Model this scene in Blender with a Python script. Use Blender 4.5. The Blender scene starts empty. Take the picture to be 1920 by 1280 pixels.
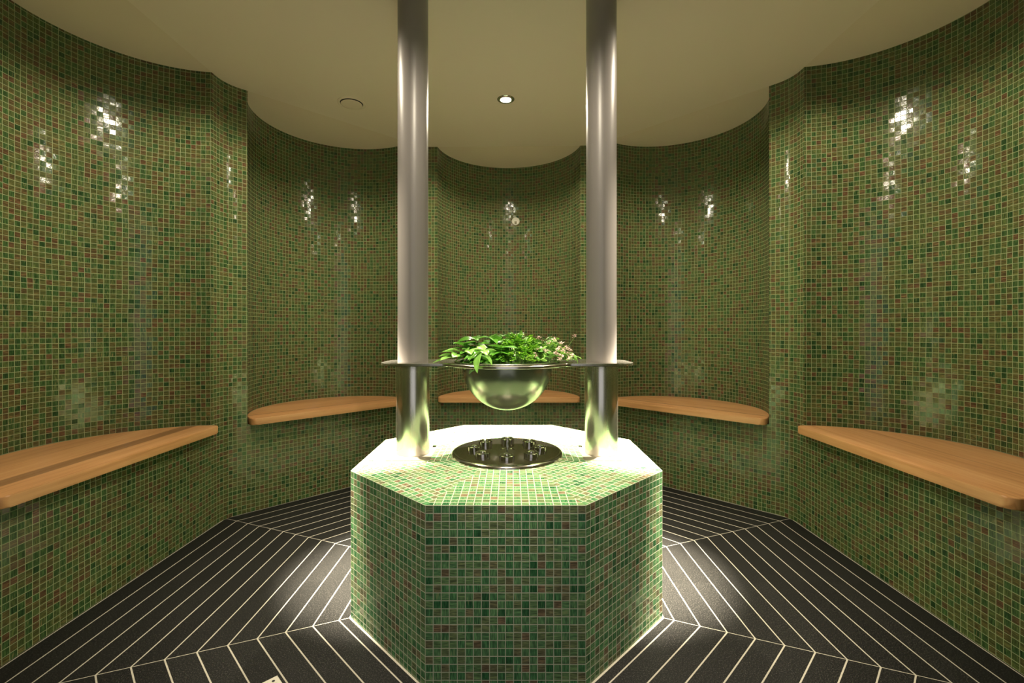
import bpy, bmesh, math, random
from mathutils import Vector, Matrix, Euler

S = bpy.context.scene
COL = S.collection
PI = math.pi
rad = math.radians

# ------------------------------------------------------------------ camera
F_PX = 871.0
cam_d = bpy.data.cameras.new('camera')
cam = bpy.data.objects.new('camera', cam_d)
COL.objects.link(cam)
cam.location = (0.016, -1.845, 1.007)
cam.rotation_euler = (rad(90), 0, 0)
cam_d.sensor_width = 36.0
cam_d.lens = F_PX / 1920.0 * 36.0
cam_d.shift_x = 1.5 / 1920.0
cam_d.shift_y = -24.0 / 1920.0
cam_d.clip_start = 0.02
S.camera = cam

# ------------------------------------------------------------------ world
W = bpy.data.worlds.new('world')
S.world = W
W.use_nodes = True
bg = W.node_tree.nodes['Background']
bg.inputs[0].default_value = (0.95, 0.94, 0.96, 1)
bg.inputs[1].default_value = 0.62

S.view_settings.view_transform = 'Standard'
S.view_settings.look = 'None'
S.view_settings.gamma = 1.0
S.view_settings.use_curve_mapping = False
S.view_settings.exposure = 0.12
S.cycles.max_bounces = 10
S.cycles.diffuse_bounces = 6
S.cycles.glossy_bounces = 6
S.cycles.sample_clamp_indirect = 4.0
S.cycles.caustics_reflective = True
S.cycles.blur_glossy = 0.6
S.cycles.caustics_refractive = False

LIGHT_COL = (1.0, 0.88, 0.67)
CORE_W = 4800.0
FLOOD_W = 42.0

# ------------------------------------------------------------------ sizes
INR = 1.506                       # inradius of the octagonal room
HS = INR * math.tan(rad(22.5))    # half side
P_S = 0.45                        # side of the plinth
P_IN = P_S / 2 / math.tan(rad(22.5))
P_H = 0.512
SEAT_T = 0.518
SEAT_B = 0.482
NC, NSAG = 0.515, 0.455           # niche: half chord and depth
NR = (NC * NC + NSAG * NSAG) / (2 * NSAG)
TILE = 0.0225


def zc(x):
    return 2.3225 + 0.009 * x


# ------------------------------------------------------------------ helpers
def tag(o, label=None, cat=None, group=None, kind=None):
    if label: o['label'] = label
    if cat: o['category'] = cat
    if group: o['group'] = group
    if kind: o['kind'] = kind
    return o


def thing(name, label, cat, loc=(0, 0, 0), rz=0, group=None):
    o = bpy.data.objects.new(name, None)
    o.empty_display_size = 0.05
    COL.objects.link(o)
    o.location = loc
    o.rotation_euler = (0, 0, rz)
    return tag(o, label, cat, group)




def mesh_obj(name, bm, mat, parent=None, smooth=None, recalc=True):
    if recalc:
        bmesh.ops.recalc_face_normals(bm, faces=bm.faces)
    me = bpy.data.meshes.new(name)
    bm.to_mesh(me)
    bm.free()
    me.materials.append(mat)
    if smooth is not None:
        for p in me.polygons:
            p.use_smooth = True
        try:
            me.set_sharp_from_angle(angle=rad(smooth))
        except Exception:
            pass
    o = bpy.data.objects.new(name, me)
    COL.objects.link(o)
    if parent is not None:
        o.parent = parent
    return o


def lathe(bm, prof, seg=48, c=(0, 0, 0), M=None):
    """revolve (r, z) profile about local z; r = 0 closes to a point"""
    rings = []
    for r, z in prof:
        if r < 1e-6:
            rings.append([bm.verts.new((c[0], c[1], c[2] + z))])
        else:
            rings.append([bm.verts.new((c[0] + r * math.cos(2 * PI * k / seg),
                                        c[1] + r * math.sin(2 * PI * k / seg), c[2] + z)) for k in range(seg)])
    for a, b in zip(rings[:-1], rings[1:]):
        if len(a) == 1 and len(b) == 1:
            continue
        for k in range(seg):
            k2 = (k + 1) % seg
            if len(a) == 1:
                bm.faces.new((a[0], b[k], b[k2]))
            elif len(b) == 1:
                bm.faces.new((a[k], b[0], a[k2]))
            else:
                bm.faces.new((a[k], b[k], b[k2], a[k2]))
    if M is not None:
        vs = [v for ring in rings for v in ring]
        bmesh.ops.transform(bm, matrix=M, verts=vs)
    return rings


def tube(bm, pts, r0, r1=None, seg=6):
    r1 = r0 if r1 is None else r1
    pts = [Vector(p) for p in pts]
    n = len(pts)
    prev = None
    first = None
    for i, p in enumerate(pts):
        d = (pts[min(i + 1, n - 1)] - pts[max(i - 1, 0)]).normalized()
        a = d.orthogonal().normalized() if abs(d.z) > 0.95 else d.cross(Vector((0, 0, 1))).normalized()
        b = d.cross(a)
        r = r0 + (r1 - r0) * i / (n - 1)
        ring = [bm.verts.new(p + a * r * math.cos(2 * PI * k / seg) + b * r * math.sin(2 * PI * k / seg)) for k in range(seg)]
        if prev:
            for k in range(seg):
                bm.faces.new((prev[k], prev[(k + 1) % seg], ring[(k + 1) % seg], ring[k]))
        else:
            first = ring
        prev = ring
    bm.faces.new(first[::-1])
    bm.faces.new(prev)


def prism(bm, outline, z0, z1):
    a = [bm.verts.new((x, y, z0)) for x, y in outline]
    b = [bm.verts.new((x, y, z1)) for x, y in outline]
    n = len(outline)
    fs = [bm.faces.new(a[::-1]), bm.faces.new(b)]
    for k in range(n):
        fs.append(bm.faces.new((a[k], a[(k + 1) % n], b[(k + 1) % n], b[k])))
    return a, b, fs


# ------------------------------------------------------------------ materials
class NT:
    def __init__(self, name):
        self.m = bpy.data.materials.new(name)
        self.m.use_nodes = True
        self.t = self.m.node_tree
        self.t.nodes.clear()
        self.out = self.t.nodes.new('ShaderNodeOutputMaterial')
        self.b = self.t.nodes.new('ShaderNodeBsdfPrincipled')
        self.t.links.new(self.b.outputs[0], self.out.inputs[0])

    def n(self, typ, **kw):
        nd = self.t.nodes.new(typ)
        for k, v in kw.items():
            setattr(nd, k, v)
        return nd

    def put(self, sock, v):
        if isinstance(v, bpy.types.NodeSocket):
            self.t.links.new(v, sock)
        else:
            sock.default_value = v

    def math(self, op, a, b=None, c=None, clamp=False):
        nd = self.n('ShaderNodeMath', operation=op, use_clamp=clamp)
        self.put(nd.inputs[0], a)
        if b is not None: self.put(nd.inputs[1], b)
        if c is not None: self.put(nd.inputs[2], c)
        return nd.outputs[0]

    def vmath(self, op, a, b=None):
        nd = self.n('ShaderNodeVectorMath', operation=op)
        self.put(nd.inputs[0], a)
        if b is not None: self.put(nd.inputs[1], b)
        return nd.outputs[0]

    def uv(self, name='UVMap'):
        return self.n('ShaderNodeUVMap', uv_map=name).outputs[0]

    def sep(self, v):
        nd = self.n('ShaderNodeSeparateXYZ')
        self.put(nd.inputs[0], v)
        return nd.outputs

    def comb(self, x, y, z=0.0):
        nd = self.n('ShaderNodeCombineXYZ')
        self.put(nd.inputs[0], x); self.put(nd.inputs[1], y); self.put(nd.inputs[2], z)
        return nd.outputs[0]

    def noise(self, vec, scale=1.0, detail=2.0, rough=0.5):
        nd = self.n('ShaderNodeTexNoise')
        self.put(nd.inputs['Vector'], vec)
        nd.inputs['Scale'].default_value = scale
        nd.inputs['Detail'].default_value = detail
        nd.inputs['Roughness'].default_value = rough
        return nd.outputs[0]

    def white(self, vec):
        nd = self.n('ShaderNodeTexWhiteNoise', noise_dimensions='3D')
        self.put(nd.inputs['Vector'], vec)
        return nd.outputs  # value, color

    def mix(self, fac, a, b, blend='MIX'):
        nd = self.n('ShaderNodeMix', data_type='RGBA', blend_type=blend)
        self.put(nd.inputs[0], fac)
        self.put(nd.inputs[6], a if isinstance(a, bpy.types.NodeSocket) else (*a[:3], 1))
        self.put(nd.inputs[7], b if isinstance(b, bpy.types.NodeSocket) else (*b[:3], 1))
        return nd.outputs[2]

    def ramp(self, fac, stops, interp='LINEAR'):
        nd = self.n('ShaderNodeValToRGB')
        cr = nd.color_ramp
        cr.interpolation = interp
        while len(cr.elements) < len(stops):
            cr.elements.new(0.5)
        for e, (p, c) in zip(cr.elements, stops):
            e.position = p
            e.color = (*c, 1) if len(c) == 3 else c
        self.put(nd.inputs[0], fac)
        return nd.outputs[0]

    def bump(self, h, strength=0.3, dist=0.001):
        nd = self.n('ShaderNodeBump')
        nd.inputs['Strength'].default_value = strength
        nd.inputs['Distance'].default_value = dist
        self.put(nd.inputs['Height'], h)
        return nd.outputs[0]

    def set(self, **kw):
        for k, v in kw.items():
            self.put(self.b.inputs[k.replace('_', ' ')], v if not (isinstance(v, tuple) and len(v) == 3) else (*v, 1))
        return self


def plain(name, col, rough=0.5, metal=0.0, **kw):
    n = NT(name)
    n.set(Base_Color=col, Roughness=rough, Metallic=metal, **kw)
    return n.m


def mosaic(name, pitch, grout=(0.30, 0.335, 0.18), joint=0.044, wob=0.0, tilt=0.0011, pal=None):
    n = NT(name)
    uv = n.uv()
    if wob:
        nz = n.n('ShaderNodeTexNoise')
        n.put(nz.inputs['Vector'], uv)
        nz.inputs['Scale'].default_value = 3.2
        nz.inputs['Detail'].default_value = 1.0
        d = n.vmath('SUBTRACT', nz.outputs[1], (0.5, 0.5, 0.5))
        d = n.vmath('MULTIPLY', d, (wob, wob, 0))
        uvd = n.vmath('ADD', uv, d)
    else:
        uvd = uv
    t = n.vmath('MULTIPLY', uvd, (1 / pitch, 1 / pitch, 0))
    cell = n.vmath('FLOOR', t)
    fr = n.vmath('FRACTION', t)
    val, rcol = n.white(cell)
    rnd = n.sep(rcol)
    f = n.sep(fr)
    dx = n.math('ABSOLUTE', n.math('SUBTRACT', f[0], 0.5))
    dy = n.math('ABSOLUTE', n.math('SUBTRACT', f[1], 0.5))
    m = n.math('MAXIMUM', dx, dy)
    mr = n.n('ShaderNodeMapRange')
    mr.inputs['From Min'].default_value = 0.5 - joint - 0.012
    mr.inputs['From Max'].default_value = 0.5 - joint + 0.012
    mr.inputs['To Min'].default_value = 1.0
    mr.inputs['To Max'].default_value = 0.0
    n.put(mr.inputs['Value'], m)
    mask = mr.outputs[0]
    tone = n.ramp(val, pal, 'CONSTANT')
    # marbled streaks inside each piece of glass, running one way or the other
    off = n.vmath('MULTIPLY', rcol, (37.0, 53.0, 71.0))
    cx = n.vmath('ADD', n.vmath('MULTIPLY', fr, (0.8, 7.0, 0)), off)
    cy = n.vmath('ADD', n.vmath('MULTIPLY', fr, (7.0, 0.8, 0)), off)
    s1 = n.noise(cx, 1.0, 2.0, 0.6)
    s2 = n.noise(cy, 1.0, 2.0, 0.6)
    pick = n.math('GREATER_THAN', rnd[0], 0.45)
    st = n.math('ADD', n.math('MULTIPLY', s1, pick), n.math('MULTIPLY', s2, n.math('SUBTRACT', 1.0, pick)))
    str_c = n.ramp(st, [(0.30, (0.45, 0.45, 0.45)), (0.5, (0.9, 0.9, 0.9)), (0.66, (1.7, 1.55, 1.45))])
    tone2 = n.mix(1.0, tone, str_c, 'MULTIPLY')
    cop = n.ramp(st, [(0.60, (0, 0, 0)), (0.70, (1, 1, 1))])
    copm = n.math('MULTIPLY', n.math('MULTIPLY', cop, n.math('GREATER_THAN', rnd[1], 0.6)), 0.55)
    tone3 = n.mix(copm, tone2, (0.30, 0.17, 0.10))
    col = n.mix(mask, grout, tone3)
    rough = n.math('ADD', n.math('MULTIPLY', mask, -0.62), 0.75)
    # height: recessed joint, each tile tipped a little its own way, slightly wavy glass
    tx = n.math('MULTIPLY', n.math('SUBTRACT', rnd[0], 0.5), n.math('SUBTRACT', f[0], 0.5))
    ty = n.math('MULTIPLY', n.math('SUBTRACT', rnd[2], 0.5), n.math('SUBTRACT', f[1], 0.5))
    h = n.math('ADD', n.math('MULTIPLY', mask, 0.0006), n.math('MULTIPLY', n.math('ADD', tx, ty), tilt * 1.6))
    wv = n.noise(n.vmath('MULTIPLY', t, (2.2, 2.2, 0)), 1.0, 1.0)
    h = n.math('ADD', h, n.math('MULTIPLY', wv, 0.00022))
    nrm = n.bump(h, 1.0, 1.0)
    n.set(Base_Color=col, Roughness=rough, Normal=nrm, IOR=1.5, Specular_IOR_Level=0.36)
    return n.m


def floor_mat():
    n = NT('black_granite_floor')
    uv = n.uv()
    s = n.sep(uv)      # u along the wall, v = distance from the room's middle
    P = 0.0767
    k = n.math('DIVIDE', n.math('SUBTRACT', 1.5765, s[1]), P)
    fk = n.math('FRACT', k)
    d = n.math('MULTIPLY', n.math('SUBTRACT', 0.5, n.math('ABSOLUTE', n.math('SUBTRACT', fk, 0.5))), P)
    j1 = n.math('LESS_THAN', d, 0.0022)
    e = n.math('MULTIPLY', n.math('SUBTRACT', n.math('MULTIPLY', s[1], math.tan(rad(22.5))), n.math('ABSOLUTE', s[0])), math.cos(rad(22.5)))
    j2 = n.math('LESS_THAN', e, 0.0013)
    j = n.math('MAXIMUM', j1, j2)
    j3 = n.math('LESS_THAN', n.math('ABSOLUTE', n.math('SUBTRACT', s[1], P_IN + 0.003)), 0.003)
    j = n.math('MAXIMUM', j, j3)
    geo = n.n('ShaderNodeNewGeometry')
    pos = geo.outputs['Position']
    sp = n.noise(pos, 270.0, 2.0, 0.7)
    gran = n.ramp(sp, [(0.38, (0.003, 0.003, 0.003)), (0.54, (0.008, 0.008, 0.0076)), (0.70, (0.06, 0.057, 0.052))])
    row = n.math('FLOOR', k)
    rv, _ = n.white(n.comb(row, n.math('FLOOR', n.math('MULTIPLY', s[0], 0.01)), 3.0))
    gran = n.mix(1.0, gran, n.ramp(rv, [(0, (0.8, 0.8, 0.8)), (1, (1.2, 1.2, 1.2))]), 'MULTIPLY')
    gn = n.noise(pos, 60.0, 3.0)
    gcol = n.mix(gn, (0.33, 0.305, 0.25), (0.42, 0.39, 0.33))
    col = n.mix(j, gran, gcol)
    rough = n.math('ADD', n.math('MULTIPLY', j, 0.35), n.math('ADD', 0.38, n.math('MULTIPLY', sp, 0.25)))
    h = n.math('ADD', n.math('MULTIPLY', sp, 0.00025), n.math('MULTIPLY', j, -0.0006))
    n.set(Base_Color=col, Roughness=rough, Normal=n.bump(h, 0.7, 1.0), Specular_IOR_Level=0.18)
    return n.m


def wood_mat(name, bands):
    """bands: (distance behind the front edge, tone) of the glued staves"""
    n = NT(name)
    uv = n.uv()
    s = n.sep(uv)
    stops = [(max(0.0, min(1.0, d / 0.6)), (t, t, t)) for d, t in bands]
    tone = n.ramp(n.math('DIVIDE', s[1], 0.6), stops, 'CONSTANT')
    g = n.vmath('MULTIPLY', n.comb(s[0], s[1], tone), (2.2, 60.0, 9.0))
    g1 = n.noise(g, 1.0, 5.0, 0.62)
    g2 = n.noise(n.vmath('MULTIPLY', n.comb(s[0], s[1], tone), (1.2, 9.0, 9.0)), 1.0, 3.0, 0.5)
    gg = n.math('ADD', n.math('MULTIPLY', g1, 0.6), n.math('MULTIPLY', g2, 0.4))
    base = n.ramp(gg, [(0.30, (0.36, 0.165, 0.058)), (0.48, (0.53, 0.265, 0.105)), (0.68, (0.62, 0.35, 0.155))])
    col = n.mix(1.0, base, tone, 'MULTIPLY')
    n.set(Base_Color=col, Roughness=0.42, Normal=n.bump(g1, 0.12, 0.002))
    return n.m


def steel(name, col=(0.66, 0.63, 0.56), rough=0.14, brush=None, scratch=0.0):
    n = NT(name)
    tc = n.n('ShaderNodeTexCoord').outputs['Object']
    r = rough
    if brush:
        nz = n.noise(n.vmath('MULTIPLY', tc, brush), 1.0, 3.0)
        r = n.math('ADD', rough * 0.6, n.math('MULTIPLY', nz, rough * 0.8))
    kw = {}
    if scratch:
        nz = n.noise(tc, 160.0, 3.0, 0.7)
        kw['Normal'] = n.bump(nz, scratch, 0.0006)
    n.set(Base_Color=col, Roughness=r, Metallic=1.0, **kw)
    return n.m


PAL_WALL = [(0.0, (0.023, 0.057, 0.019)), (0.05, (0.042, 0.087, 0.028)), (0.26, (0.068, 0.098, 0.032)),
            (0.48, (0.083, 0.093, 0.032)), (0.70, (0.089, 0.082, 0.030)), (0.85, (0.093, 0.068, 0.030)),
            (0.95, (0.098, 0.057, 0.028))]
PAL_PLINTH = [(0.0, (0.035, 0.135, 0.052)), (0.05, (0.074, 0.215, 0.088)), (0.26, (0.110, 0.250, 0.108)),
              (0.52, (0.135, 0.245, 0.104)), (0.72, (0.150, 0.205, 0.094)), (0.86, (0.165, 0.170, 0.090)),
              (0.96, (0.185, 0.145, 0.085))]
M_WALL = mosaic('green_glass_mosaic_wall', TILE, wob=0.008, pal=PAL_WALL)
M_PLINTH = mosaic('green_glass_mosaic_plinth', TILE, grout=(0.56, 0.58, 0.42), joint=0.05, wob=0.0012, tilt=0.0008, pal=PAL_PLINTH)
M_FLOOR = floor_mat()
n = NT('cream_stretch_ceiling')
n.set(Base_Color=(0.94, 0.76, 0.66), Roughness=0.34, IOR=1.45)
M_CEIL = n.m
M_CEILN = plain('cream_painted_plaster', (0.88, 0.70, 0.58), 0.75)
M_PIPE = plain('grey_plastic_pipe', (0.235, 0.215, 0.205), 0.36)
M_STEEL = steel('brushed_steel_sleeve', rough=0.24, brush=(60, 60, 2))
M_PLATE = steel('satin_steel_plate', (0.62, 0.59, 0.54), 0.20, brush=(20, 200, 20))
M_BOWL = steel('polished_steel_bowl', (0.23, 0.24, 0.19), 0.24, scratch=0.2)
M_BOWL.node_tree.nodes['Principled BSDF'].inputs['Metallic'].default_value = 0.8
M_BOWL.node_tree.nodes['Principled BSDF'].inputs['Specular Tint'].default_value = (0.45, 0.45, 0.38, 1)
M_CHROME = steel('polished_chrome', (0.62, 0.60, 0.57), 0.06)
M_DISC = steel('polished_steel_disc', (0.50, 0.46, 0.42), 0.13)
M_DARK = plain('dark_pan', (0.03, 0.027, 0.024), 0.2, 0.6)
M_WHITE = plain('white_plastic', (0.75, 0.72, 0.62), 0.4)
M_VENT = plain('cream_metal', (0.88, 0.71, 0.60), 0.45)
M_BLACK = plain('black_gap', (0.01, 0.009, 0.007), 0.6)
M_OUT = plain('grey_plaster', (0.45, 0.45, 0.44), 0.8)
n = NT('glowing_lamp_glass')
n.set(Base_Color=(1, 1, 1), Emission_Color=(1.0, 0.88, 0.67), Emission_Strength=40.0)
M_LAMP = n.m

# ------------------------------------------------------------------ lamps of the room
def spot(name, parent, frm, aim, power, cone, blend):
    ld = bpy.data.lights.new(name, 'SPOT')
    ld.energy = power
    ld.color = LIGHT_COL
    ld.spot_size = rad(cone)
    ld.spot_blend = blend
    ld.shadow_soft_size = 0.02
    lo = bpy.data.objects.new(name, ld)
    COL.objects.link(lo)
    lo.parent = parent
    lo.location = (0, 0, -0.03)
    d = Vector(aim) - Vector(frm)
    lo.rotation_euler = d.to_track_quat('-Z', 'Y').to_euler()
    return lo


def downlight(x, y, label, aim, core, flood, cone):
    """recessed reflector lamp: a hot core aimed at the plinth inside a wide soft field"""
    t = thing('downlight', label, 'ceiling light', (x, y, zc(x)), 0, 'recessed ceiling spotlights')
    bm = bmesh.new()
    lathe(bm, [(0.031, 0.0), (0.031, -0.004), (0.042, -0.006), (0.049, -0.003), (0.050, 0.0)], 40)
    mesh_obj('trim_ring', bm, M_CHROME, t, 50)
    bm = bmesh.new()
    lathe(bm, [(0.0, -0.0035), (0.022, -0.003), (0.031, -0.001)], 32)
    mesh_obj('lamp_lens', bm, M_LAMP, t, 60)
    p = (x, y, zc(x) - 0.03)
    spot('lamp_core', t, p, aim, core, cone, 1.0)
    spot('lamp_halo', t, p, aim, core * 0.05, 62, 1.0)
    spot('lamp_field', t, p, (x, y, 0), flood, 162, 0.35)
    return t


downlight(-0.015, 0.82, 'small round lit spotlight in the ceiling between the two grey pipes', (0, 0.42, 0.5), CORE_W * 0.8, FLOOD_W, 36)
downlight(-1.04, -0.06, 'ceiling spotlight above the left bench at the top edge', (-0.59, 0.08, 0.5), CORE_W, FLOOD_W * 0.9, 25)
downlight(1.04, -0.06, 'ceiling spotlight above the right bench at the top edge', (0.59, 0.08, 0.5), CORE_W * 1.3, FLOOD_W * 0.9, 25)
downlight(0.0, -0.95, 'ceiling spotlight in front of the plinth near the doorway', (0, -0.27, 0.8), CORE_W * 0.055, FLOOD_W * 1.1, 30)


# ------------------------------------------------------------------ room shell
def ring_pts(phi):
    """local (u, r) -> world; phi = direction of the outward normal"""
    nx, ny = math.cos(phi), math.sin(phi)
    tx, ty = -ny, nx
    return lambda u, r: (nx * r + tx * u, ny * r + ty * u)


T_F = 0.075                                  # tangent length of the rounded corner
R_F = T_F / math.tan(rad(22.5))


def corner(sign):
    pts = []
    for k in range(7):
        a = rad(22.5) * k / 6
        pts.append((sign * (HS - T_F + R_F * math.sin(a)), INR - R_F + R_F * math.cos(a)))
    return pts


def niche_arc(R, c_r, half, seg=44):
    a0 = math.asin(min(1, half / R))
    if c_r > INR:
        a0 = PI - a0
    return [(R * math.sin(-a0 + 2 * a0 * k / seg), c_r + R * math.cos(-a0 + 2 * a0 * k / seg)) for k in range(seg + 1)]


NCR = INR + NSAG - NR


def add_uv_strip(bm, uvl, pts, w, zlo, zhi, u0=0.0, step=None):
    """vertical strip over plan points (local u, r); UV in metres"""
    s = u0
    prev = None
    vcache = []
    for i, p in enumerate(pts):
        if i:
            s += math.dist(p, pts[i - 1])
        x, y = w(*p)
        zt = zhi if zhi is not None else zc(x)
        a = bm.verts.new((x, y, zlo)); b = bm.verts.new((x, y, zt))
        if prev:
            f = bm.faces.new((prev[0], a, b, prev[1]))
            for lp, uvv in zip(f.loops, ((prev[2], zlo), (s, zlo), (s, zt), (prev[2], prev[3]))):
                lp[uvl].uv = uvv
        prev = (a, b, s, zt)
    return s


def wall(name, phi, u_off, niche=True):
    w = ring_pts(phi)
    bm = bmesh.new()
    uvl = bm.loops.layers.uv.new('UVMap')
    left = corner(-1)[::-1]
    right = corner(1)
    low = left + right
    flat_off = u_off
    # flat lower wall, floor to seat
    add_uv_strip(bm, uvl, low, w, 0.0, SEAT_B, u_off)
    # piers above, then the curved niche
    sl = add_uv_strip(bm, uvl, left + [(-NC, INR)], w, SEAT_B, None, u_off)
    arc = niche_arc(NR, NCR, NC)
    sa = add_uv_strip(bm, uvl, arc, w, SEAT_B, None, sl)
    # keep the right pier in step with the flat wall under it
    add_uv_strip(bm, uvl, [(NC, INR)] + right, w, SEAT_B, None, u_off + (sl - u_off) + 2 * NC)
    # ledge that carries the bench
    f = bm.faces.new([bm.verts.new((*w(*p), SEAT_B)) for p in arc])
    for lp in f.loops:
        lp[uvl].uv = (lp.vert.co.x, lp.vert.co.y)
    bmesh.ops.remove_doubles(bm, verts=bm.verts, dist=1e-5)
    o = mesh_obj(name, bm, M_WALL, None, 25)
    return tag(o, kind='structure')


SIDES = [('wall_right', 0), ('wall_back_right', 45), ('wall_back', 90), ('wall_back_left', 135), ('wall_left', 180),
         ('wall_front_left', 225), ('wall_front_right', 315)]
for i, (nm, a) in enumerate(SIDES):
    wall(nm, rad(a), 3.1 * i)

# wall with the doorway the picture is taken from
w = ring_pts(rad(270))
bm = bmesh.new()
uvl = bm.loops.layers.uv.new('UVMap')
DW, DH = 0.47, 2.05
left = corner(-1)[::-1]
right = corner(1)
add_uv_strip(bm, uvl, left + [(-DW, INR), (-DW, INR + 0.16)], w, 0.0, None, 30.0)
add_uv_strip(bm, uvl, [(DW, INR + 0.16), (DW, INR)] + right, w, 0.0, None, 32.0)
add_uv_strip(bm, uvl, [(-DW, INR), (DW, INR)], w, DH, None, 34.0)
f = bm.faces.new([bm.verts.new((*w(*p), DH)) for p in ((-DW, INR), (DW, INR), (DW, INR + 0.16), (-DW, INR + 0.16))])
for lp in f.loops:
    lp[uvl].uv = (lp.vert.co.x, lp.vert.co.y)
o = mesh_obj('wall_front', bm, M_WALL, None, 25)
tag(o, kind='structure')

# floor: eight sectors
bm = bmesh.new()
uvl = bm.loops.layers.uv.new('UVMap')
RO = INR + 0.001
for k in range(8):
    w = ring_pts(rad(45 * k))
    h = math.tan(rad(22.5))
    r_out = INR + (0.0 if k != 6 else 0.0)
    ql = [(0, 0), (-r_out * h, r_out), (r_out * h, r_out)]
    f = bm.faces.new([bm.verts.new((*w(*p), 0)) for p in ql])
    for lp, p in zip(f.loops, ql):
        lp[uvl].uv = p
w = ring_pts(rad(270))
ql = [(-DW, INR), (DW, INR), (DW, INR + 1.2), (-DW, INR + 1.2)]
f = bm.faces.new([bm.verts.new((*w(*p), 0)) for p in ql])
for lp, p in zip(f.loops, ql):
    lp[uvl].uv = p
for f in bm.faces:
    if f.normal.z < 0:
        f.normal_flip()
o = mesh_obj('floor', bm, M_FLOOR, None, None, recalc=False)
for p in o.data.polygons:
    pass
tag(o, kind='structure')

# ceiling: the octagonal stretched panel and the plastered ceiling over each niche
bm = bmesh.new()
oct_pts = [ring_pts(rad(45 * k))(HS, INR) for k in range(8)]
bot = [bm.verts.new((x, y, zc(x))) for x, y in oct_pts]
top = [bm.verts.new((x, y, zc(x) + 0.05)) for x, y in oct_pts]
bm.faces.new(bot); bm.faces.new(top)
for k in range(8):
    bm.faces.new((bot[k], bot[(k + 1) % 8], top[(k + 1) % 8], top[k]))
o = mesh_obj('ceiling', bm, M_CEIL)
tag(o, kind='structure')
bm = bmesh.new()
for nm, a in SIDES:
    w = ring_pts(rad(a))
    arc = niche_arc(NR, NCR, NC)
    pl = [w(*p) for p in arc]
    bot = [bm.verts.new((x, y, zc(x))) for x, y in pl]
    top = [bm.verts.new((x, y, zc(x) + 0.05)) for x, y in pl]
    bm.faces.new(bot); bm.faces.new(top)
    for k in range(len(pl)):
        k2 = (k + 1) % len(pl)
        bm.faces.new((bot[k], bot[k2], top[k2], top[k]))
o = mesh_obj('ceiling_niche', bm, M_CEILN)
tag(o, kind='structure')

# ------------------------------------------------------------------ plinth
bm = bmesh.new()
uvl = bm.loops.layers.uv.new('UVMap')
hp = P_S / 2
for k in range(8):
    w = ring_pts(rad(45 * k))
    ps = TILE
    b = 0.004
    ro = P_IN
    # side
    prof = [(-hp, ro, 0.0), (hp, ro, 0.0), (hp, ro, P_H), (-hp, ro, P_H)]
    f = bm.faces.new([bm.verts.new((*w(u, r), z)) for u, r, z in prof])
    for lp, (u, r, z) in zip(f.loops, prof):
        lp[uvl].uv = (u + hp + 0.63 * k + 0.0 * TILE, (z - P_H) * (TILE * 23 / P_H) + TILE * (23 + 40 * k))
    # top wedge, tiles square to its own edge
    tri = [(-hp, ro), (hp, ro), (0, 0)]
    f = bm.faces.new([bm.verts.new((*w(u, r), P_H)) for u, r in tri])
    for lp, (u, r) in zip(f.loops, tri):
        lp[uvl].uv = (u + hp + TILE * 30 * k, r - ro + TILE * (500 + 30 * k))
bmesh.ops.remove_doubles(bm, verts=bm.verts, dist=1e-5)
bmesh.ops.recalc_face_normals(bm, faces=bm.faces)
o = mesh_obj('plinth', bm, M_PLINTH)
tag(o, 'octagonal plinth clad in green glass mosaic in the middle of the room', 'plinth')

# ------------------------------------------------------------------ benches
def bench(phi, label, bands, matname):
    t_w = ring_pts(phi)
    front = INR - 0.05
    half = NC - 0.007
    cr = 0.028
    out = []
    for sgn in (-1, 1):
        pass
    # left front corner, right front corner, then back along the niche
    pts = []
    for k in range(7):
        a = PI / 2 * k / 6
        pts.append((-half + cr - cr * math.cos(a), front + cr - cr * math.sin(a)))
    for k in range(7):
        a = PI / 2 * k / 6
        pts.append((half - cr + cr * math.sin(a), front + cr - cr * math.cos(a)))
    arc = niche_arc(NR - 0.005, NCR, half - 0.0005, 48)
    pts += arc[::-1]
    bm = bmesh.new()
    a, b, fs = prism(bm, pts, SEAT_B, SEAT_T)
    edges = [e for e in bm.edges if abs(e.verts[0].co.z - e.verts[1].co.z) < 1e-6]
    bmesh.ops.bevel(bm, geom=edges, offset=0.005, segments=2, profile=0.6, affect='EDGES', clamp_overlap=True)
    uvl = bm.loops.layers.uv.new('UVMap')
    for f in bm.faces:
        for lp in f.loops:
            c = lp.vert.co
            lp[uvl].uv = (c.x + phi * 3, (c.y - front) + (SEAT_T - c.z) * 0.9 * (1 if c.y < front + 0.02 else 0))
    # local frame: x along the wall, y outwards
    nx, ny = math.cos(phi), math.sin(phi)
    M = Matrix(((-ny, nx, 0, 0), (nx, ny, 0, 0), (0, 0, 1, 0), (0, 0, 0, 1)))
    bmesh.ops.transform(bm, matrix=M, verts=bm.verts)
    o = mesh_obj('bench', bm, wood_mat(matname, bands), None, 40)
    tag(o, label, 'bench', 'cedar niche benches')
    # origin at the bench's own place
    cx, cy = t_w(0, INR + 0.1)
    o.data.transform(Matrix.Translation((-cx, -cy, -SEAT_B)))
    o.location = (cx, cy, SEAT_B)
    return o


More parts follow.
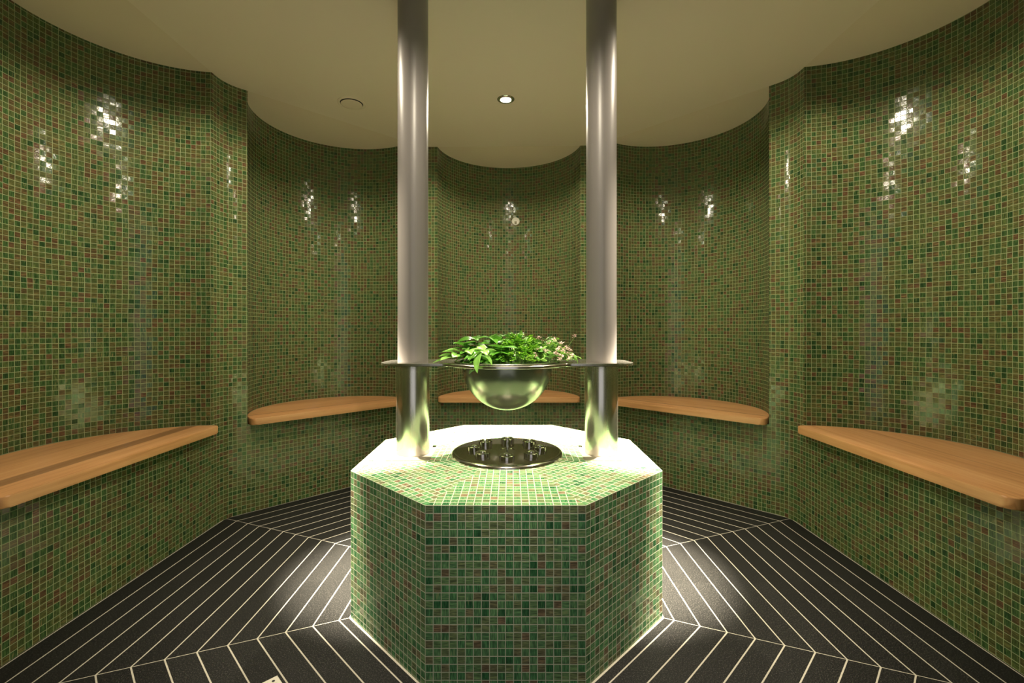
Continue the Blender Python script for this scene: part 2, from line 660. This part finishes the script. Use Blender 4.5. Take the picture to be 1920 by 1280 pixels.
bench(rad(180), 'curved-back cedar bench in the left niche, with a dark brown stave behind its front edge',
      [(0, 1.0), (0.108, 0.52), (0.172, 0.95), (0.33, 0.86), (0.46, 0.95)], 'cedar_with_dark_stave')
bench(rad(135), 'cedar bench in the back left niche, between the left bench and left grey pipe',
      [(0, 1.0), (0.112, 0.5), (0.126, 0.9), (0.25, 0.97), (0.38, 0.88)], 'cedar_with_narrow_seam')
bench(rad(90), 'cedar bench in the middle back niche, partly hidden behind the hanging steel bowl',
      [(0, 0.98), (0.13, 0.92), (0.26, 1.0), (0.39, 0.92)], 'cedar_even')
bench(rad(45), 'cedar bench in the back right niche, to the right of right grey pipe',
      [(0, 1.0), (0.098, 0.45), (0.109, 0.93), (0.24, 0.99), (0.37, 0.9)], 'cedar_with_thin_seam')
bench(rad(0), 'pale cedar bench in the right niche, with faint stave lines and no dark stave',
      [(0, 1.02), (0.15, 0.97), (0.26, 0.84), (0.275, 0.97), (0.40, 0.92)], 'cedar_pale')

# ------------------------------------------------------------------ pipes on the plinth
CX = 0.374
Z_PL = 0.866                       # underside of the carrier plate
PL_T = 0.011


def pipe_column(x, label):
    t = thing('pipe_column', label, 'column', (x, 0, P_H), 0, 'pipe columns on the plinth')
    bm = bmesh.new()
    z0 = Z_PL + PL_T - P_H
    lathe(bm, [(0.0, z0), (0.0595, z0), (0.0595, zc(x) - P_H), (0, zc(x) - P_H)], 72)
    mesh_obj('upper_pipe', bm, M_PIPE, t, 40)
    bm = bmesh.new()
    lathe(bm, [(0.0, 0.003), (0.0635, 0.003), (0.0645, 0.005), (0.0645, Z_PL - P_H - 0.003), (0.0635, Z_PL - P_H), (0, Z_PL - P_H)], 72)
    mesh_obj('lower_sleeve', bm, M_STEEL, t, 40)
    bm = bmesh.new()
    prism(bm, [(-0.083, -0.106), (0.083, -0.106), (0.083, 0.106), (-0.083, 0.106)], 0.0, 0.003)
    bp = mesh_obj('base_plate', bm, steel('pale_base_plate', (0.72, 0.66, 0.58), 0.4), t)
    sg = 1 if x < 0 else -1
    bm = bmesh.new()
    lathe(bm, [(0, 0.006), (0.007, 0.006), (0.009, 0.003)], 16, (sg * 0.070, 0.092, 0))
    mesh_obj('screw', bm, M_DISC, t, 30)
    bm = bmesh.new()
    lathe(bm, [(0, 0.006), (0.007, 0.006), (0.009, 0.003)], 16, (-sg * 0.070, 0.092, 0))
    mesh_obj('screw', bm, M_DISC, t, 30)
    return t


pipe_column(-CX, 'left grey pipe column on a shiny steel sleeve, rising from the plinth to the ceiling')
pipe_column(CX, 'right grey pipe column on a shiny steel sleeve, rising from the plinth to the ceiling')

# carrier plate: round in the middle, a tab to each pipe
R_P, W_T, X_E = 0.245, 0.115, 0.487
BOWL_R = 0.178


def halfw(x):
    x = abs(x)
    if x >= X_E:
        return 0.0
    disc = math.sqrt(max(0, R_P ** 2 - x * x)) if x < R_P else 0.0
    ce = 0.075
    tab = W_T if x < X_E - ce else W_T - ce + math.sqrt(max(0, ce ** 2 - (x - (X_E - ce)) ** 2))
    # soft blend between disc and tab
    k = 0.03
    h = max(0, k - abs(disc - tab)) / k
    return max(disc, tab) + h * h * k * 0.25


def rho(th):
    lo, hi = 0.05, 0.6
    for _ in range(40):
        m = (lo + hi) / 2
        if abs(m * math.sin(th)) < halfw(m * math.cos(th)):
            lo = m
        else:
            hi = m
    return lo


NSEG = 240
bm = bmesh.new()
rings = []
for (z, inset, inner) in ((0, 0.0015, 0), (0.0015, 0, 0), (PL_T - 0.0015, 0, 0), (PL_T, 0.0015, 0), (PL_T, 0, 1), (0, 0, 1)):
    ring = []
    for k in range(NSEG):
        th = 2 * PI * k / NSEG
        r = BOWL_R - 0.004 if inner else rho(th) - inset
        ring.append(bm.verts.new((r * math.cos(th), r * math.sin(th), z)))
    rings.append(ring)
for a, b in zip(rings, rings[1:] + rings[:1]):
    for k in range(NSEG):
        k2 = (k + 1) % NSEG
        bm.faces.new((a[k], a[k2], b[k2], b[k]))
o = mesh_obj('carrier_plate', bm, M_PLATE, None, 30)
o.location = (0, 0, Z_PL)
tag(o, 'flat steel plate bridging the two grey pipes and holding the bowl', 'plate')

# bowl hanging in the plate
t = thing('bowl', 'polished steel hemispherical bowl filled with green herbs, hanging over the plinth', 'bowl', (0, 0, Z_PL + PL_T))
bm = bmesh.new()
prof = []
for k in range(25):
    a = PI / 2 * k / 24
    prof.append((BOWL_R * math.sin(a) * 1.0, -PL_T - 0.002 - BOWL_R * math.cos(a)))
prof2 = []
for k in range(25):
    a = PI / 2 * (1 - k / 24)
    prof2.append(((BOWL_R - 0.006) * math.sin(a), -PL_T - 0.002 - (BOWL_R - 0.006) * math.cos(a)))
prof[0] = (0, prof[0][1]); prof2[-1] = (0, prof2[-1][1])
lathe(bm, prof + prof2, 96)
mesh_obj('basin', bm, M_BOWL, t, 60)
bm = bmesh.new()
lathe(bm, [(BOWL_R - 0.006, 0.0004), (BOWL_R + 0.03, 0.0004), (BOWL_R + 0.032, 0.002), (BOWL_R + 0.030, 0.0035), (BOWL_R - 0.004, 0.0035), (BOWL_R - 0.006, 0.002), (BOWL_R - 0.006, 0.0004)], 96)
mesh_obj('rim', bm, M_PLATE, t, 40)

# ------------------------------------------------------------------ steam outlet on the plinth
t = thing('steam_outlet', 'round polished steel steam outlet with eight cup nozzles set in the plinth top', 'steam outlet', (0, 0.005, P_H))
bm = bmesh.new()
lathe(bm, [(0.0, 0.0105), (0.030, 0.0105), (0.032, 0.0125), (0.205, 0.0125), (0.214, 0.0105), (0.219, 0.006), (0.221, 0.0)], 96)
mesh_obj('base_disc', bm, M_DISC, t, 40)
bm = bmesh.new()
tube(bm, [(0.0, 0.0, 0.011), (0.001, 0.004, 0.03), (0.004, 0.012, 0.042)], 0.0028, 0.0022, 10)
mesh_obj('probe', bm, M_CHROME, t, 40)
for k in range(8):
    a = PI / 4 * k
    bm = bmesh.new()
    lathe(bm, [(0.0, 0.005), (0.013, 0.005), (0.015, 0.013), (0.017, 0.015), (0.0265, 0.016), (0.029, 0.014),
               (0.029, 0.0), (0.0, 0.0)], 40)
    nz = mesh_obj('nozzle', bm, M_CHROME, t, 40)
    nz.location = (0.130 * math.cos(a), 0.130 * math.sin(a), 0.0128)
    bm = bmesh.new()
    lathe(bm, [(0, 0.010), (0.006, 0.010), (0.007, 0.005)], 16)
    mesh_obj('nozzle_pin', bm, M_DARK, nz, 40)

# ------------------------------------------------------------------ herbs in the bowl
def leaf_mat(name, c1, c2, rough=0.35, vein=0.0):
    n = NT(name)
    uv = n.uv()
    s = n.sep(uv)
    oi = n.n('ShaderNodeNewGeometry')
    rnd = oi.outputs['Random Per Island']
    col = n.mix(rnd, c1, c2)
    if vein:
        ax = n.math('ABSOLUTE', n.math('SUBTRACT', s[0], 0.5))
        v = n.math('FRACT', n.math('ADD', n.math('MULTIPLY', s[1], 6.0), n.math('MULTIPLY', ax, -3.0)))
        vm = n.math('MAXIMUM', n.math('LESS_THAN', v, 0.10), n.math('LESS_THAN', ax, 0.03))
        col = n.mix(n.math('MULTIPLY', vm, vein), col, (0.32, 0.50, 0.12))
    n.set(Base_Color=col, Roughness=rough)
    try:
        n.b.inputs['Subsurface Weight'].default_value = 0.0
    except Exception:
        pass
    tr = n.n('ShaderNodeBsdfTranslucent')
    n.put(tr.inputs[0], col)
    ms = n.n('ShaderNodeMixShader')
    ms.inputs[0].default_value = 0.25
    n.t.links.new(n.b.outputs[0], ms.inputs[1])
    n.t.links.new(tr.outputs[0], ms.inputs[2])
    n.t.links.new(ms.outputs[0], n.out.inputs[0])
    return n.m


M_BASIL = leaf_mat('basil_leaf', (0.032, 0.15, 0.014), (0.12, 0.32, 0.03), 0.28, 0.45)
M_BASIL_PALE = leaf_mat('pale_basil_leaf', (0.13, 0.31, 0.05), (0.22, 0.42, 0.09), 0.32, 0.5)
M_PARS = leaf_mat('parsley_leaf', (0.05, 0.21, 0.012), (0.25, 0.50, 0.035), 0.42)
M_ORE = leaf_mat('oregano_leaf', (0.07, 0.25, 0.025), (0.25, 0.46, 0.07), 0.45)
M_STEM = plain('herb_stem', (0.16, 0.33, 0.07), 0.5)
M_FLOW = leaf_mat('pink_petal', (0.62, 0.40, 0.38), (0.80, 0.62, 0.52), 0.6)


def frame(d, up=Vector((0, 0, 1))):
    d = d.normalized()
    s = d.cross(up)
    if s.length < 1e-3:
        s = Vector((1, 0, 0))
    s.normalize()
    return d, s, s.cross(d)


def leaf(bm, base, d, L, Wd, curl=0.35, fold=0.25, roll=0.0, nseg=6):
    """oval pointed leaf with a folded midrib, bending downwards along its length"""
    d, s, u = frame(d)
    q = Matrix.Rotation(roll, 3, d)
    s = q @ s; u = q @ u
    uvl = bm.loops.layers.uv.verify()
    rows = []
    p = Vector(base)
    ang = 0.0
    for i in range(nseg + 1):
        tt = i / nseg
        w = Wd * (math.sin(PI * tt ** 0.8) ** 0.85) * 0.5 if 0 < i < nseg else 0.0008
        ang = curl * tt
        dirv = d * math.cos(ang) - u * math.sin(ang)
        nrm = u * math.cos(ang) + d * math.sin(ang)
        if i:
            p = p + dirv * (L / nseg)
        bul = 0.18 * w
        rows.append([(p - s * w + nrm * w * fold, 0.0, tt), (p - s * w * 0.5 + nrm * (w * fold * 0.5 + bul), 0.25, tt), (p, 0.5, tt),
                     (p + s * w * 0.5 + nrm * (w * fold * 0.5 + bul), 0.75, tt), (p + s * w + nrm * w * fold, 1.0, tt)])
    vs = [[(bm.verts.new(c), a, b) for c, a, b in r] for r in rows]
    for r0, r1 in zip(vs[:-1], vs[1:]):
        for k in range(4):
            quad = (r0[k], r0[k + 1], r1[k + 1], r1[k])
            f = bm.faces.new([q_[0] for q_ in quad])
            for lp, q_ in zip(f.loops, quad):
                lp[uvl].uv = (q_[1], q_[2])


def frond(bm, base, d, L, rng):
    """small cut leaf: three lobes, each toothed"""
    d, s, u = frame(d)
    uvl = bm.loops.layers.uv.verify()
    base = Vector(base)
    for a, l in ((0, 1.0), (-0.75, 0.8), (0.75, 0.8), (-1.4, 0.5), (1.4, 0.5)):
        dd = (d * math.cos(a) + s * math.sin(a) + u * rng.uniform(-0.35, 0.35)).normalized()
        ss = dd.cross(u).normalized()
        ll = L * l
        w = ll * 0.30
        cu = u * rng.uniform(-0.25, 0.1) * ll
        pts = [base, base + dd * ll * 0.45 + ss * w, base + dd * ll * 0.62 + ss * w * 0.6, base + dd * ll * 0.8 + ss * w * 0.7,
               base + dd * ll + cu, base + dd * ll * 0.8 - ss * w * 0.7, base + dd * ll * 0.62 - ss * w * 0.6, base + dd * ll * 0.45 - ss * w]
        mid = bm.verts.new(base + dd * ll * 0.55 - u * 0.08 * ll)
        vs = [bm.verts.new(p) for p in pts]
        for k in range(8):
            f = bm.faces.new((mid, vs[k], vs[(k + 1) % 8]))
            for lp in f.loops:
                lp[uvl].uv = (0.3, 0.3)


def dirv(az, el):
    return Vector((math.cos(az) * math.cos(el), math.sin(az) * math.cos(el), math.sin(el)))


ZR = Z_PL + PL_T + 0.003           # rim height


def sprig(name, label, pts, leaves, mat, seed, group, extra=None):
    """a basil sprig: stem through pts, opposite leaf pairs, all in world place"""
    rng = random.Random(seed)
    o0 = Vector(pts[0])
    t = thing(name, label, 'herb', tuple(o0), 0, group)
    P = [Vector(p) - o0 for p in pts]
    bm = bmesh.new()
    tube(bm, P, 0.0026, 0.0016, 8)
    mesh_obj('stem', bm, M_STEM, t, 60)
    for (tt, az, el, L, Wd, curl) in leaves:
        f = tt * (len(P) - 1)
        i = min(int(f), len(P) - 2)
        b = P[i].lerp(P[i + 1], f - i)
        bm = bmesh.new()
        leaf(bm, b, dirv(rad(az), rad(el)), L, Wd, curl, rng.uniform(0.1, 0.4), rng.uniform(-0.4, 0.4))
        lo = mesh_obj('leaf', bm, mat, t, 80, recalc=False)
    return t


G = 'basil sprigs in the bowl'
# drooping sprig over the left of the rim
sprig('basil_sprig', 'pale basil sprig lying over the plate at the left end of the herbs',
      [(-0.08, -0.08, 0.88), (-0.13, -0.085, 0.93), (-0.18, -0.09, 0.912), (-0.215, -0.09, 0.897)],
      [(1.0, 190, -8, 0.068, 0.036, 0.25), (0.98, 140, 10, 0.055, 0.03, 0.5), (0.95, 235, -2, 0.06, 0.034, 0.2), (0.7, 160, 25, 0.07, 0.036, 0.6),
       (0.7, 260, 5, 0.06, 0.036, 0.4), (0.6, 200, 35, 0.07, 0.034, 0.9), (0.45, 120, 30, 0.06, 0.034, 0.6), (0.45, 285, 10, 0.055, 0.035, 0.7),
       (0.85, 175, 20, 0.06, 0.032, 0.7)],
      M_BASIL_PALE, 1, G)
# sprig hanging over the front rim
sprig('basil_sprig', 'basil sprig at the front rim with one leaf hanging down over the steel bowl',
      [(-0.06, -0.14, 0.885), (-0.078, -0.175, 0.925), (-0.088, -0.205, 0.928)],
      [(1.0, 238, -48, 0.085, 0.042, 0.5), (1.0, 325, -28, 0.07, 0.044, 0.5), (0.95, 200, -22, 0.06, 0.034, 0.4), (0.8, 20, 20, 0.05, 0.03, 0.6),
       (0.85, 290, 5, 0.05, 0.032, 0.6), (0.7, 120, 40, 0.055, 0.034, 0.7), (0.6, 200, 30, 0.055, 0.034, 0.8)],
      M_BASIL_PALE, 2, G)
# upright dark green sprigs behind
up_sets = [
    ('upright dark basil sprig at the back left of the bowl', (-0.10, 0.00, 0.80), (-0.13, -0.03, 0.968), 11),
    ('dark glossy basil sprig in the bowl between the hanging sprig and parsley', (-0.04, -0.02, 0.80), (-0.065, -0.05, 0.970), 12),
    ('low dark basil sprig behind the hanging sprig, with one pale leaf', (-0.02, -0.09, 0.82), (-0.02, -0.115, 0.935), 13),
    ('bushy basil sprig at the far left of the bowl, behind the drooping sprig', (-0.12, -0.05, 0.82), (-0.165, -0.06, 0.94), 14),
    ('low basil sprig filling the front left rim under the drooping sprig', (-0.09, -0.08, 0.83), (-0.115, -0.125, 0.905), 16),
    ('basil sprig at the rear rim behind the dark glossy sprig', (-0.02, 0.03, 0.82), (-0.02, 0.03, 0.975), 15)]
for lab, a, b, sd in up_sets:
    rg = random.Random(sd)
    A, B = Vector(a), Vector(b)
    mid = A.lerp(B, 0.55) + Vector((rg.uniform(-.008, .008), rg.uniform(-.008, .008), 0))
    lv = []
    for q, tt in enumerate((0.42, 0.54, 0.64, 0.75, 0.86, 1.0)):
        a0 = rg.uniform(0, 360)
        for m in range(4 if q < 5 else 3):
            lv.append((tt, a0 + m * (90 if q < 5 else 120) + rg.uniform(-18, 18), rg.uniform(-12, 22) + 25 * (tt - 0.5), rg.uniform(0.046, 0.070), rg.uniform(0.029, 0.042), rg.uniform(0.2, 0.9)))
    sprig('basil_sprig', lab, [A, mid, B], lv, M_BASIL, sd, G)

# parsley in the middle
rg = random.Random(21)
o0 = Vector((0.05, -0.02, 0.80))
t = thing('parsley_bunch', 'bright green bunch of curly parsley in the middle of the bowl', 'herb', tuple(o0))
bs, bl = bmesh.new(), bmesh.new()
for k in range(95):
    az, rr = rg.uniform(0, 2 * PI), math.sqrt(rg.random())
    tip = Vector((0.045 + 0.095 * rr * math.cos(az), -0.03 + 0.135 * rr * math.sin(az), 0.888 + 0.088 * (1 - rr * rr) + rg.uniform(-0.012, 0.014)))
    root = Vector((0.045 + 0.03 * math.cos(az) * rr, -0.01 + 0.04 * math.sin(az) * rr, 0.80))
    mid = root.lerp(tip, 0.6) + Vector((0, 0, 0.012))
    tube(bs, [root - o0, mid - o0, tip - o0], 0.0013, 0.0008, 5)
    for m in range(5):
        d = dirv(az + rg.uniform(-1.6, 1.6), rg.uniform(-0.2, 0.9))
        frond(bl, tip - o0 + Vector((rg.uniform(-.012, .012), rg.uniform(-.012, .012), rg.uniform(-.014, .006))), d, rg.uniform(0.014, 0.026), rg)
mesh_obj('stems', bs, M_STEM, t, 60)
mesh_obj('leaves', bl, M_PARS, t, None, recalc=False)

# flowering herb on the right
rg = random.Random(33)
o0 = Vector((0.14, -0.02, 0.81))
t = thing('flowering_herb_bunch', 'bunch of herbs with small pale pink flowers on the right side of the bowl', 'herb', tuple(o0))
bs, bl = bmesh.new(), bmesh.new()
heads = []
for k in range(85):
    az, rr = rg.uniform(0, 2 * PI), math.sqrt(rg.random())
    tip = Vector((0.160 + 0.092 * rr * math.cos(az), -0.04 + 0.12 * rr * math.sin(az), 0.888 + 0.08 * (1 - rr * rr) + rg.uniform(-0.012, 0.016)))
    if math.hypot(tip.x, tip.y) > 0.17:
        tip.z = max(tip.z, ZR + 0.012)
    root = Vector((0.12 + 0.02 * math.cos(az) * rr, -0.01 + 0.04 * math.sin(az) * rr, 0.83))
    mid = root.lerp(tip, 0.55) + Vector((0, 0, 0.02))
    tube(bs, [root - o0, mid - o0, tip - o0], 0.0012, 0.0007, 5)
    for m in range(6):
        d = dirv(az + rg.uniform(-1.8, 1.8), rg.uniform(-0.2, 0.8))
        leaf(bl, mid.lerp(tip, rg.uniform(0.2, 1.0)) - o0, d, rg.uniform(0.016, 0.030), rg.uniform(0.008, 0.013), 0.4, 0.2, rg.uniform(-1, 1), 4)
    if k % 3 == 0:
        heads.append(tip)
heads += [Vector((0.205, -0.10, 0.95)), Vector((0.235, -0.08, 0.925)), Vector((0.18, -0.14, 0.915)), Vector((0.245, -0.09, 0.905)),
          Vector((0.200, -0.15, 0.905)), Vector((0.175, -0.1, 0.962)), Vector((0.225, -0.10, 0.935)), Vector((0.19, -0.16, 0.895)), Vector((0.23, -0.13, 0.895))]
hi = Vector((0.265, -0.02, 0.975))
tube(bs, [Vector((0.17, -0.02, 0.87)) - o0, Vector((0.235, -0.02, 0.93)) - o0, hi - o0], 0.0011, 0.0008, 5)
heads.append(hi)
mesh_obj('stems', bs, M_STEM, t, 60)
mesh_obj('leaves', bl, M_ORE, t, None, recalc=False)
for hd in heads:
    bm = bmesh.new()
    for m in range(16):
        d = dirv(rg.uniform(0, 2 * PI), rg.uniform(-0.1, 1.4))
        b = hd - o0 + Vector((rg.uniform(-.007, .007), rg.uniform(-.007, .007), rg.uniform(-.003, .006)))
        leaf(bm, b, d, rg.uniform(0.005, 0.009), 0.0045, 0.5, 0.2, 0, 3)
    mesh_obj('flower_head', bm, M_FLOW, t, None, recalc=False)
# grassy blades drooping at the right end
t2 = thing('herb_sprig', 'thin green herb sprig drooping over the plate at the right end of the herbs', 'herb', (0.19, -0.06, 0.885))
o2 = Vector((0.19, -0.06, 0.885))
bm = bmesh.new()
tube(bm, [(0, 0, 0), (0.035, -0.01, 0.035), (0.062, -0.015, 0.028), (0.078, -0.018, 0.008)], 0.0015, 0.001, 6)
mesh_obj('stem', bm, M_STEM, t2, 60)
for k in range(14):
    rg2 = random.Random(100 + k)
    bm = bmesh.new()
    f = k / 13
    b = Vector((0.02 + 0.055 * f, -0.008 - 0.008 * f, 0.030 - 0.022 * max(0, f - 0.3)))
    leaf(bm, b, dirv(rg2.uniform(-1.2, 1.2) + (PI if k % 5 == 4 else 0), rg2.uniform(-0.7, 0.4)), rg2.uniform(0.022, 0.036), 0.007, 0.7, 0.2, 0, 4)
    mesh_obj('leaf', bm, M_ORE, t2, 80, recalc=False)

# ------------------------------------------------------------------ small fittings
# round white sensor on the back niche wall
xs = 0.053
ys = NCR + math.sqrt(NR ** 2 - xs ** 2)
t = thing('wall_sensor', 'small round white sensor fixed to the mosaic of the middle back niche', 'sensor', (xs, ys, 1.007 + 201 * (ys + 1.845) / 871))
t.rotation_euler = (rad(90), 0, -math.atan2(xs, NR))
bm = bmesh.new()
lathe(bm, [(0, 0.006), (0.018, 0.006), (0.024, 0.010), (0.030, 0.008), (0.033, 0.003), (0.033, 0.0)], 40)
mesh_obj('cover', bm, M_WHITE, t, 40)
bm = bmesh.new()
prism(bm, [(-0.008, -0.020), (0.008, -0.020), (0.010, -0.002), (-0.010, -0.002)], 0.005, 0.018)
mesh_obj('tip', bm, plain('olive_sensor_tip', (0.16, 0.14, 0.06), 0.5), t)

# round ceiling vent
vx, vy = -0.91, 0.85
t = thing('ceiling_vent', 'round cream vent disc in the ceiling left of the left grey pipe', 'vent', (vx, vy, zc(vx)))
bm = bmesh.new()
lathe(bm, [(0.064, 0.0), (0.064, -0.003), (0.071, -0.006), (0.079, -0.003), (0.080, 0.0)], 56)
mesh_obj('outer_ring', bm, M_VENT, t, 40)
bm = bmesh.new()
lathe(bm, [(0, -0.0115), (0.050, -0.0115), (0.058, -0.010), (0.060, -0.007), (0.057, -0.005), (0, -0.005)], 56)
mesh_obj('cover_disc', bm, M_VENT, t, 40)
bm = bmesh.new()
lathe(bm, [(0, -0.0006), (0.0645, -0.0006), (0.0645, 0.0)], 56)
mesh_obj('dark_gap', bm, M_BLACK, t, 40)
bm = bmesh.new()
lathe(bm, [(0.012, -0.0055), (0.012, -0.0006)], 16)
mesh_obj('spindle', bm, M_VENT, t, 40)

# floor drain at the lower edge
DS = 0.10
t = thing('floor_drain', 'square steel floor drain set in the black floor at the lower edge', 'drain', (-0.662, -0.498 - DS * 0.7071 - 0.0, 0.0), rad(45))
bm = bmesh.new()
hd = DS / 2
a, b, fs = prism(bm, [(-hd, -hd), (hd, -hd), (hd, hd), (-hd, hd)], 0.0, 0.003)
bmesh.ops.bevel(bm, geom=[e for e in bm.edges if e.verts[0].co.z > 0.001 and e.verts[1].co.z > 0.001], offset=0.001, segments=1, affect='EDGES')
mesh_obj('drain_plate', bm, steel('pale_steel_drain', (0.80, 0.76, 0.68), 0.45), t)
for i in range(5):
    for j in range(5):
        bm = bmesh.new()
        lathe(bm, [(0, 0.0034), (0.0042, 0.0034), (0.0042, 0.003)], 16, ((i - 2) * 0.017, (j - 2) * 0.017, 0))
        mesh_obj('hole', bm, M_BLACK, t)
